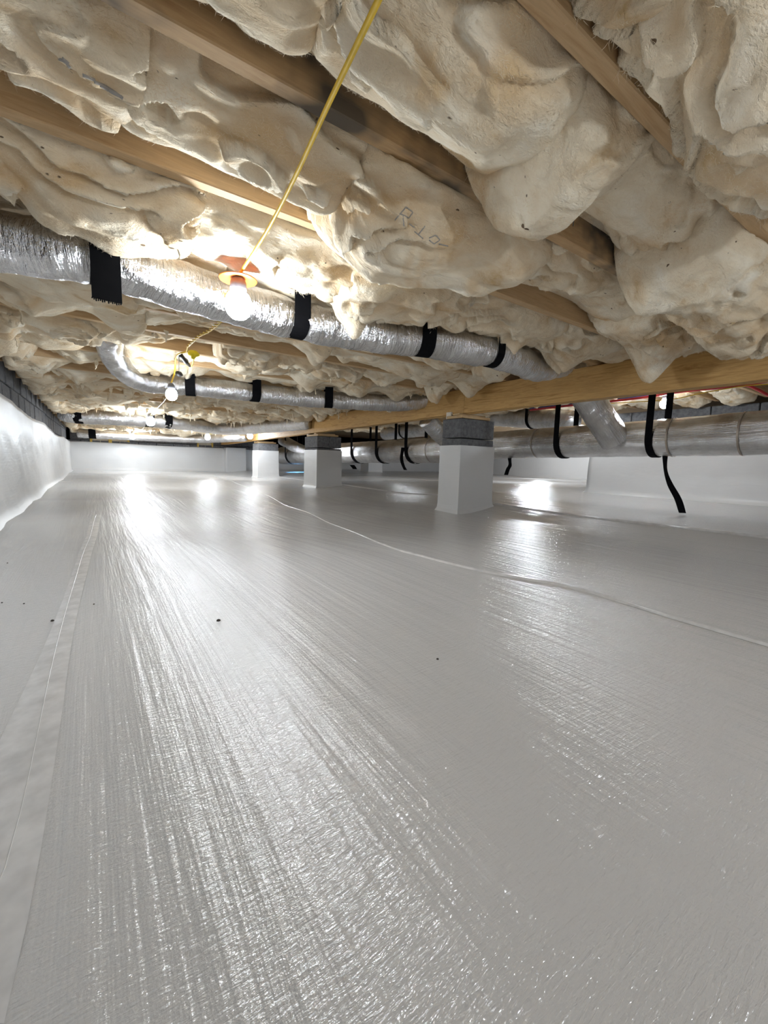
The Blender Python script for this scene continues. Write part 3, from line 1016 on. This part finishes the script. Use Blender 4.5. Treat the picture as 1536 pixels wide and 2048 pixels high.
# third and fourth
d3 = [at(122, 824, z=1.12), at(152, 832, z=1.07), at(270, 838, z=1.07), at(360, 846, z=1.07), at(450, 858, z=1.05), at(540, 853, z=1.08), at(620, 845, z=1.12)]
_P = spline(d3, 200)
duct('flex_duct', d3, 0.11, 'third silver flex duct beside two bulbs', seed=7.0, n=200, m=28)
for px_, lb in ((187, 'black strap at the left of the third duct'), (418, 'black strap near the middle of the third duct'), (312, 'short black strap beside the bulb on the third duct')):
    q = at(px_, 838, z=1.07); i = int(np.argmin(np.linalg.norm(_P - q, axis=1)))
    strap_loop(_P[i], _P[i + 1] - _P[i - 1], 0.105, 1.19, 0.12, lb, 'straps on the third duct')
d4 = [at(152, 866, z=.98), at(200, 869, z=.97), at(300, 874, z=.97), at(400, 878, z=.97), at(490, 874, z=.98)]
_P = spline(d4, 120)
duct('flex_duct', d4, 0.10, 'farthest silver flex duct along the back wall', seed=9.0, n=120, m=24)
q = at(185, 868, z=.97); i = int(np.argmin(np.linalg.norm(_P - q, axis=1)))
strap_loop(_P[i], _P[i + 1] - _P[i - 1], 0.10, 1.11, 0.14, 'black strap on the farthest duct', 'straps on the farthest duct')

# trunk duct right of the girder
XT = 3.95
tp = [(1700, 857), (1536, 865), (1300, 877), (1006, 890), (882, 900), (693, 906), (600, 910), (565, 911)]
TP = [at(px_, py_, x=XT) for px_, py_ in tp]
trv = [44.5, 44.5, 36, 27, 26, 20, 18, 17]
Lc = np.concatenate([[0], np.cumsum(np.linalg.norm(np.diff(np.array(TP), axis=0), axis=1))]); Lc /= Lc[-1]
RT = [44.5 / 840 * depth(TP[1])] + [r_ / 840 * depth(p) for r_, p in zip(trv[1:], TP[1:])]
trunk, TPs, TLs = duct('trunk_duct', TP, 0.16, 'large foil wrapped trunk duct running along the right side', n=300, m=48, mat='trunk', amp=0.003, seed=2.0, rvar=(Lc, RT))
for px_ in (1345, 1080, 870, 720, 1490):
    i = int(np.argmin([abs(p[1] - at(px_, 880, x=XT)[1]) for p in TPs]))
    T_, U_, W_ = frames(TPs[i - 1:i + 2])
    rr = float(np.interp(TLs[i] / TLs[-1], Lc, RT)) + 0.005
    a = np.linspace(0, 2 * math.pi, 37)
    mb = MB()
    for s_ in (-.006, .006):
        mb.v += [tuple(TPs[i] + T_[1] * s_ + rr * (math.cos(t_) * U_[1] + math.sin(t_) * W_[1])) for t_ in a[:-1]]
    mb.f = [(k, (k + 1) % 36, 36 + (k + 1) % 36, 36 + k) for k in range(36)]
    mb.build('seam_ring', MAT['foil_tape'], trunk)
tr_lab = {1297: 'broad black strap on the trunk duct left of the bulb at right', 1112: 'black strap on the trunk duct left of the slanting branch',
          816: 'twisted black strap on the trunk duct beside the near pier', 757: 'black strap on the trunk duct between two piers',
          708: 'black strap on the trunk duct just right of the middle pier', 576: 'black strap on the trunk duct between the smallest and middle pier'}
for px_, lb in tr_lab.items():
    i = int(np.argmin([abs(p[1] - at(px_, 880, x=XT - 0.15)[1]) for p in TPs]))
    rr = float(np.interp(TLs[i] / TLs[-1], Lc, RT))
    strap_loop(TPs[i], TPs[min(i + 1, 299)] - TPs[i - 1], rr + .004, float(zj(TPs[i][1])), 0.055 if px_ > 900 else 0.07, lb, 'straps on the trunk duct')


def tail(pix, xs, width, label):
    P = spline([at(px_, py_, x=x_) for (px_, py_), x_ in zip(pix, xs)], 18)
    side = np.array([ROT[0][0], ROT[1][0], 0.0])
    wd = []
    for k in range(18):
        a = 0.5 * math.sin(k * 0.35); wd.append([side[0] * math.cos(a) - side[1] * math.sin(a), side[0] * math.sin(a) + side[1] * math.cos(a), 0.0])
    o = MB().strip(P, np.array(wd), width, 0.003).build('strap_tail', MAT['strap'])
    tag(o, label, 'strap', 'loose strap ends under the trunk duct')


tail([(1330, 905), (1331, 940), (1340, 968), (1356, 998), (1365, 1026)], [XT] * 5, 0.052, 'loose black strap end hanging to the floor under the trunk duct')
tail([(1019, 915), (1020, 930), (1016, 938), (1012, 950)], [XT] * 4, 0.045, 'short curled black strap end right of the near pier')
tail([(806, 895), (803, 915), (806, 930), (811, 940)], [XT - .25] * 4, 0.05, 'thin black strap end dangling left of the near pier')
tail([(704, 930), (708, 935), (710, 938)], [XT] * 3, 0.09, 'stub of black strap right of the middle pier')

# branches into the trunk
def branch(pa, xa, pb, zb, r, label, seed, bend=0.0, mat='foil'):
    A = at(*pa, x=xa); B = at(*pb, z=zb)
    Mid = (A + B) / 2 + np.array([0, 0, bend])
    duct('branch_duct', [A, Mid, B], r, label, n=80, m=32, mat=mat, amp=0.004, seed=seed)


A = at(1232, 886, x=XT - .08)
branch((1232, 882), XT - .10, (1166, 782), 1.16, 0.125, 'foil branch duct slanting from the trunk under the girder', 3.0, 0, 'trunk')
branch((905, 893), XT - .05, (852, 838), 1.05, 0.11, 'foil branch duct slanting behind the near pier', 5.0, .0)
branch((640, 912), XT - .05, (565, 880), 0.98, 0.13, 'foil branch duct left of the middle pier', 6.0, -.05)
for (px0, px1, y0_, y1_, sd, lb) in ((985, 1150, 835, 842, 11., 'foil flex duct behind the strap right of the near pier'), (770, 850, 868, 858, 12., 'foil flex duct glimpsed above the trunk between two piers')):
    duct('flex_duct', [at(px0, y0_, x=4.9), at((px0 + px1) / 2, (y0_ + y1_) / 2, x=4.75), at(px1, y1_, x=4.6)], 0.12, lb, n=80, m=28, seed=sd)
    strap_loop((at((px0 + px1) / 2, (y0_ + y1_) / 2, x=4.75)), at(px1, y1_, x=4.6) - at(px0, y0_, x=4.9), 0.122, 1.46, .05, 'black strap under the ' + lb, 'straps behind the trunk duct')

# water lines
def line(pix, x, r, name, mat, label, cat, n=60):
    P = spline([at(px_, py_, x=x) for px_, py_ in pix], n)
    o = MB().tube(P, r, 8).build(name, MAT[mat], smooth=True)
    tag(o, label, cat)


line([(1060, 816), (1150, 806), (1270, 792), (1340, 783), (1440, 770), (1560, 749)], 4.35, 0.012, 'water_pipe', 'blue_pipe', 'blue water line under the girder at right', 'pipe')
line([(1060, 820), (1150, 810), (1270, 797), (1350, 785), (1400, 779), (1480, 771), (1560, 758)], 4.32, 0.012, 'water_pipe', 'red_pipe', 'red water line just below the blue one', 'pipe')
line([(1440, 775), (1490, 771), (1515, 779), (1536, 790), (1560, 796)], 4.33, 0.011, 'water_pipe', 'red_pipe', 'short red water line turning down at the right edge', 'pipe')
line([(1190, 808), (1330, 800), (1400, 787), (1480, 773), (1540, 768)], 4.25, 0.004, 'yellow_wire', 'yellow_cord', 'thin yellow wire under the water lines', 'wire')


# ------------------------------------------------------------------ string of work lights
def glow(watts, sc):
    """one bulb's lit envelope: its light output is fixed in watts whatever its size"""
    key = f'lit_bulb_{watts:g}_{sc:g}'
    if key not in MAT:
        MAT[key] = emit_mat(key, (0.84, 0.92, 1.0), watts / (math.pi * 4 * math.pi * (0.036 * sc) ** 2 * 1.05))
    return MAT[key]


def work_light(p, label, tilt=(0, 0, 1), guard=True, sc=1.0, group='lit bulbs on the cord', watts=13.0, hang=False):
    p = np.asarray(p, float)                # centre of the bulb
    t = empty('work_light', p + np.array([0, 0, .07]))
    tag(t, label, 'lamp', group)
    prof = [(.004, -.040), (.018, -.037), (.030, -.026), (.036, -.008), (.035, .010), (.028, .026), (.018, .034), (.014, .038)]
    MB().lathe([(r * sc, z * sc) for r, z in prof], p, 20, tilt).build('bulb', glow(watts, sc), t, smooth=True)
    MB().lathe([(r * sc, z * sc) for r, z in ((.020, .032), (.023, .040), (.022, .058), (.017, .068), (.007, .076))], p, 16, tilt).build('socket', MAT['grey_plastic'], t, smooth=True)
    if guard:
        MB().lathe([(.010, .090), (.062, .080), (.064, .083), (.010, .096)], p, 28, tilt).build('guard_flange', MAT['orange'], t, smooth=True)
    if hang:
        MB().tube([p + np.array([0, 0, .07 * sc]), p + np.array([.004, 0, .12]), p + np.array([0, 0, 1.47 - p[2]])], .005, 6).build('lamp_cord', MAT['black_plastic'], t, smooth=True)
    return t


L1 = at(477, 609, z=1.035)
work_light(L1, 'nearest glowing bulb with grey socket and orange flange, below the yellow cord', sc=1.25, watts=13.0)
L2 = at(343, 789, y=3.55)
work_light(L2, 'second glowing bulb hanging before the second duct', guard=False, sc=1.1, watts=12.0)
L3 = at(301, 843, y=7.0); work_light(L3, 'glowing bulb at the third duct', guard=False, sc=1.6, watts=24.0)
L4 = at(265, 873, z=.95); work_light(L4, 'glowing bulb before the back wall, leftmost of the far ones', guard=False, sc=1.6, watts=24.0)
L5 = at(415, 874, z=.96); work_light(L5, 'glowing bulb before the back wall, middle of the far ones', guard=False, sc=1.6, watts=24.0)
L6 = at(500, 872, z=.98); work_light(L6, 'glowing bulb beside the far end of the girder', guard=False, sc=1.6, watts=24.0)
L7 = at(1330, 807, x=4.45); work_light(L7, 'glowing bulb right of the girder above the trunk duct', guard=False, sc=1.2, watts=9.0)
LB = [np.array([0.9, -0.95, 1.02]), np.array([2.9, -0.6, 1.0]), np.array([-0.2, -2.2, 1.0]), np.array([1.6, -2.6, 1.0]), np.array([2.4, 0.05, 1.0])][:4]  # first bulb follows the cord; the others are unseen, added for fill
for k_, p in enumerate(LB):
    work_light(p, f'unseen fill bulb behind the viewpoint, {ORDN[k_]} one', guard=False, watts=(15.0, 7.0, 13.0, 13.0)[k_], group='bulbs behind the viewpoint', hang=True)
LR = [at(1165, 812, x=4.9), at(800, 862, x=5.2), np.array([7.6, 5.6, 1.05]), np.array([10.2, 7.2, 1.05])]  # first two read from floor glints; last two added to brighten the side bay
for p, lb in zip(LR, ('bulb hidden behind the girder above the slanting branch', 'bulb hidden behind the girder between two piers', 'unseen bulb added to brighten the side bay beyond the right wall corner', 'unseen bulb added to brighten the end wall deep in the side bay')):
    work_light(p, lb, guard=False, group='bulbs right of the girder', watts=45.0 if p[0] > 7 else 9.0, hang=True)


def cord(pts, label, r=0.0048, n=60, twist=0.0, mat='yellow_cord', name='extension_cord'):
    P = spline(pts, n)
    mb = MB()
    if twist:
        T, U, W = frames(P); a = np.linspace(0, n * twist, n)
        for ph in (0, math.pi):
            mb.tube(P + r * 1.1 * (np.cos(a + ph)[:, None] * U + np.sin(a + ph)[:, None] * W), r, 6)
    else:
        mb.tube(P, r, 8)
    o = mb.build(name, MAT[mat], smooth=True); tag(o, label, 'cord'); return o


C1 = L1 + np.array([0, 0, .094])
cord([C1, at(535, 460, z=1.145), at(592, 350, z=1.15), at(660, 202, z=1.15), at(757, 0, z=1.14), at(800, -90, z=1.13), at(840, -200, z=1.12)],
     'straight yellow cord crossing overhead down to the nearest bulb', 0.0050, 90)
cord([C1, at(448, 632, z=1.12), at(420, 660, z=1.16), at(398, 672, z=1.19), at(376, 692, z=1.21)], 'twisted yellow cord between the nearest bulb and the plugs', 0.0045, 110, 0.55)
cord([at(376, 692, z=1.21), at(372, 703, z=1.19), at(360, 707, z=1.18), at(352, 716, z=1.18), at(349, 745, z=1.13), L2 + np.array([0, 0, .08])],
     'yellow cord dropping to the second bulb', 0.0055, 60)
cord([at(383, 733, z=1.15), at(386, 725, z=1.17), at(388, 714, z=1.19)], 'short yellow loop below the yellow plug', 0.005, 20)
cord([L2 + np.array([0, 0, .08]), at(330, 800, z=1.1), at(308, 822, z=1.12), L3 + np.array([0, 0, .08])], 'yellow cord between second and third bulbs', 0.006, 40)
cord([L3 + np.array([0, 0, .08]), at(285, 858, z=1.08), L4 + np.array([0, 0, .08])], 'yellow cord between the third duct bulb and the back wall', 0.006, 40)
cord([L5 + np.array([0, 0, .08]), at(455, 868, z=1.07), L6 + np.array([0, 0, .08])], 'thin yellow cord along the back near the girder end', 0.006, 40)
cord([L7 + np.array([0, 0, .08]), at(1332, 770, x=4.45)], 'black cord above the bulb at right', 0.012, 10, 0, 'black_plastic')
for p in LB + LR:
    pass

# plugs
tap = empty('triple_tap', at(386, 710, z=1.19)); tag(tap, 'bright yellow outlet tap on the cord before the second duct', 'plug')
c = at(386, 710, z=1.19)
sx = np.array([ROT[0][0], ROT[1][0], ROT[2][0]]); sy = np.array([ROT[0][1], ROT[1][1], ROT[2][1]])
MB().tube([c - sx * .030 + sy * .014, c - sx * .012 + sy * .012, c + sx * .02 + sy * .006, c + sx * .042 + sy * .0], [.014, .024, .022, .008], 10).build('tap_body', MAT['yellow_plastic'], tap, smooth=True)
MB().tube([c + sx * .005 + sy * .0, c - sx * .002 - sy * .028], [.020, .010], 10).build('tap_outlet', MAT['yellow_plastic'], tap, smooth=True)
pl = empty('cord_plug', at(370, 722, z=1.17)); tag(pl, 'black in-line plug pair slanting below the yellow tap', 'plug')
a, b = at(360, 709, z=1.18), at(380, 733, z=1.155)
MB().tube([a + (b - a) * t for t in (0, .1, .4, .5, .55, .62, .9, 1)], [.010, .016, .015, .019, .019, .014, .010, .006], 10).build('plug_body', MAT['black_plastic'], pl, smooth=True)
pl2 = empty('cord_plug', at(358, 749, z=1.12)); tag(pl2, 'small black plug hanging on a thin wire', 'plug')
a, b = at(354, 746, z=1.12), at(363, 750, z=1.12)
MB().tube([a, (a + b) / 2, b], [.014, .022, .012], 8).build('plug_body', MAT['black_plastic'], pl2, smooth=True)
MB().tube([at(358, 712, z=1.18), at(358, 746, z=1.125)], .0025, 6).build('plug_wire', MAT['black_plastic'], pl2, smooth=True)

# crumbs on the liner
for k, (px_, py_, s_) in enumerate(((437, 1245, .006), (105, 1245, .005), (188, 1211, .003), (15, 1128, .003), (48, 1210, .003), (875 // 1, 1322, .003), (4, 1208, .003))):
    p = ground(px_, py_); z = float(zf(p[0], p[1])) + .003
    mb = MB().lathe([(.3 * s_, 0), (s_, .3 * s_), (.8 * s_, .9 * s_), (.2 * s_, 1.2 * s_)], (p[0], p[1], z), 7)
    tag(mb.build('dirt_crumb', MAT['crumb']), ['largest dark crumb, alone on the liner left of centre', 'dark crumb on the left seam tape', 'tiny crumb just right of the left seam tape', 'tiny crumb at the left edge below the wall foot', 'tiny crumb left of the seam tape near the left edge', 'tiny lone crumb at the right of the liner', 'tiny crumb at the very left edge of the liner'][k], 'crumb', 'crumbs on the liner')

# added blue spot for an unseen blue source between the two farther piers
bl = bpy.data.lights.new('added_blue_spot', 'SPOT'); bl.energy = 40.0; bl.color = (0.12, 0.45, 1.0); bl.spot_size = math.radians(95); bl.spot_blend = 0.6; bl.shadow_soft_size = 0.03
bo = bpy.data.objects.new('added_blue_spot', bl); COL.objects.link(bo)
g = ground(594, 949)
bo.location = Vector((g[0], g[1], g[2] + 0.37))
tc_ = empty('added_blue_lamp', (g[0], g[1], g[2] + .42)); tag(tc_, 'small lamp added for the blue patch on the liner left of the middle pier, real source unseen', 'lamp')
MB().lathe([(.022, .41), (.026, .42), (.018, .50), (.012, .56)], (g[0], g[1], g[2]), 14).build('added_housing', MAT['black_plastic'], tc_, smooth=True)  # made-up housing and cord around the added blue spot
MB().tube([(g[0], g[1], g[2] + .55), (g[0] + .01, g[1], g[2] + .8), (g[0], g[1], float(zj(g[1])) + .2)], .005, 6).build('lamp_cord', MAT['black_plastic'], tc_, smooth=True)
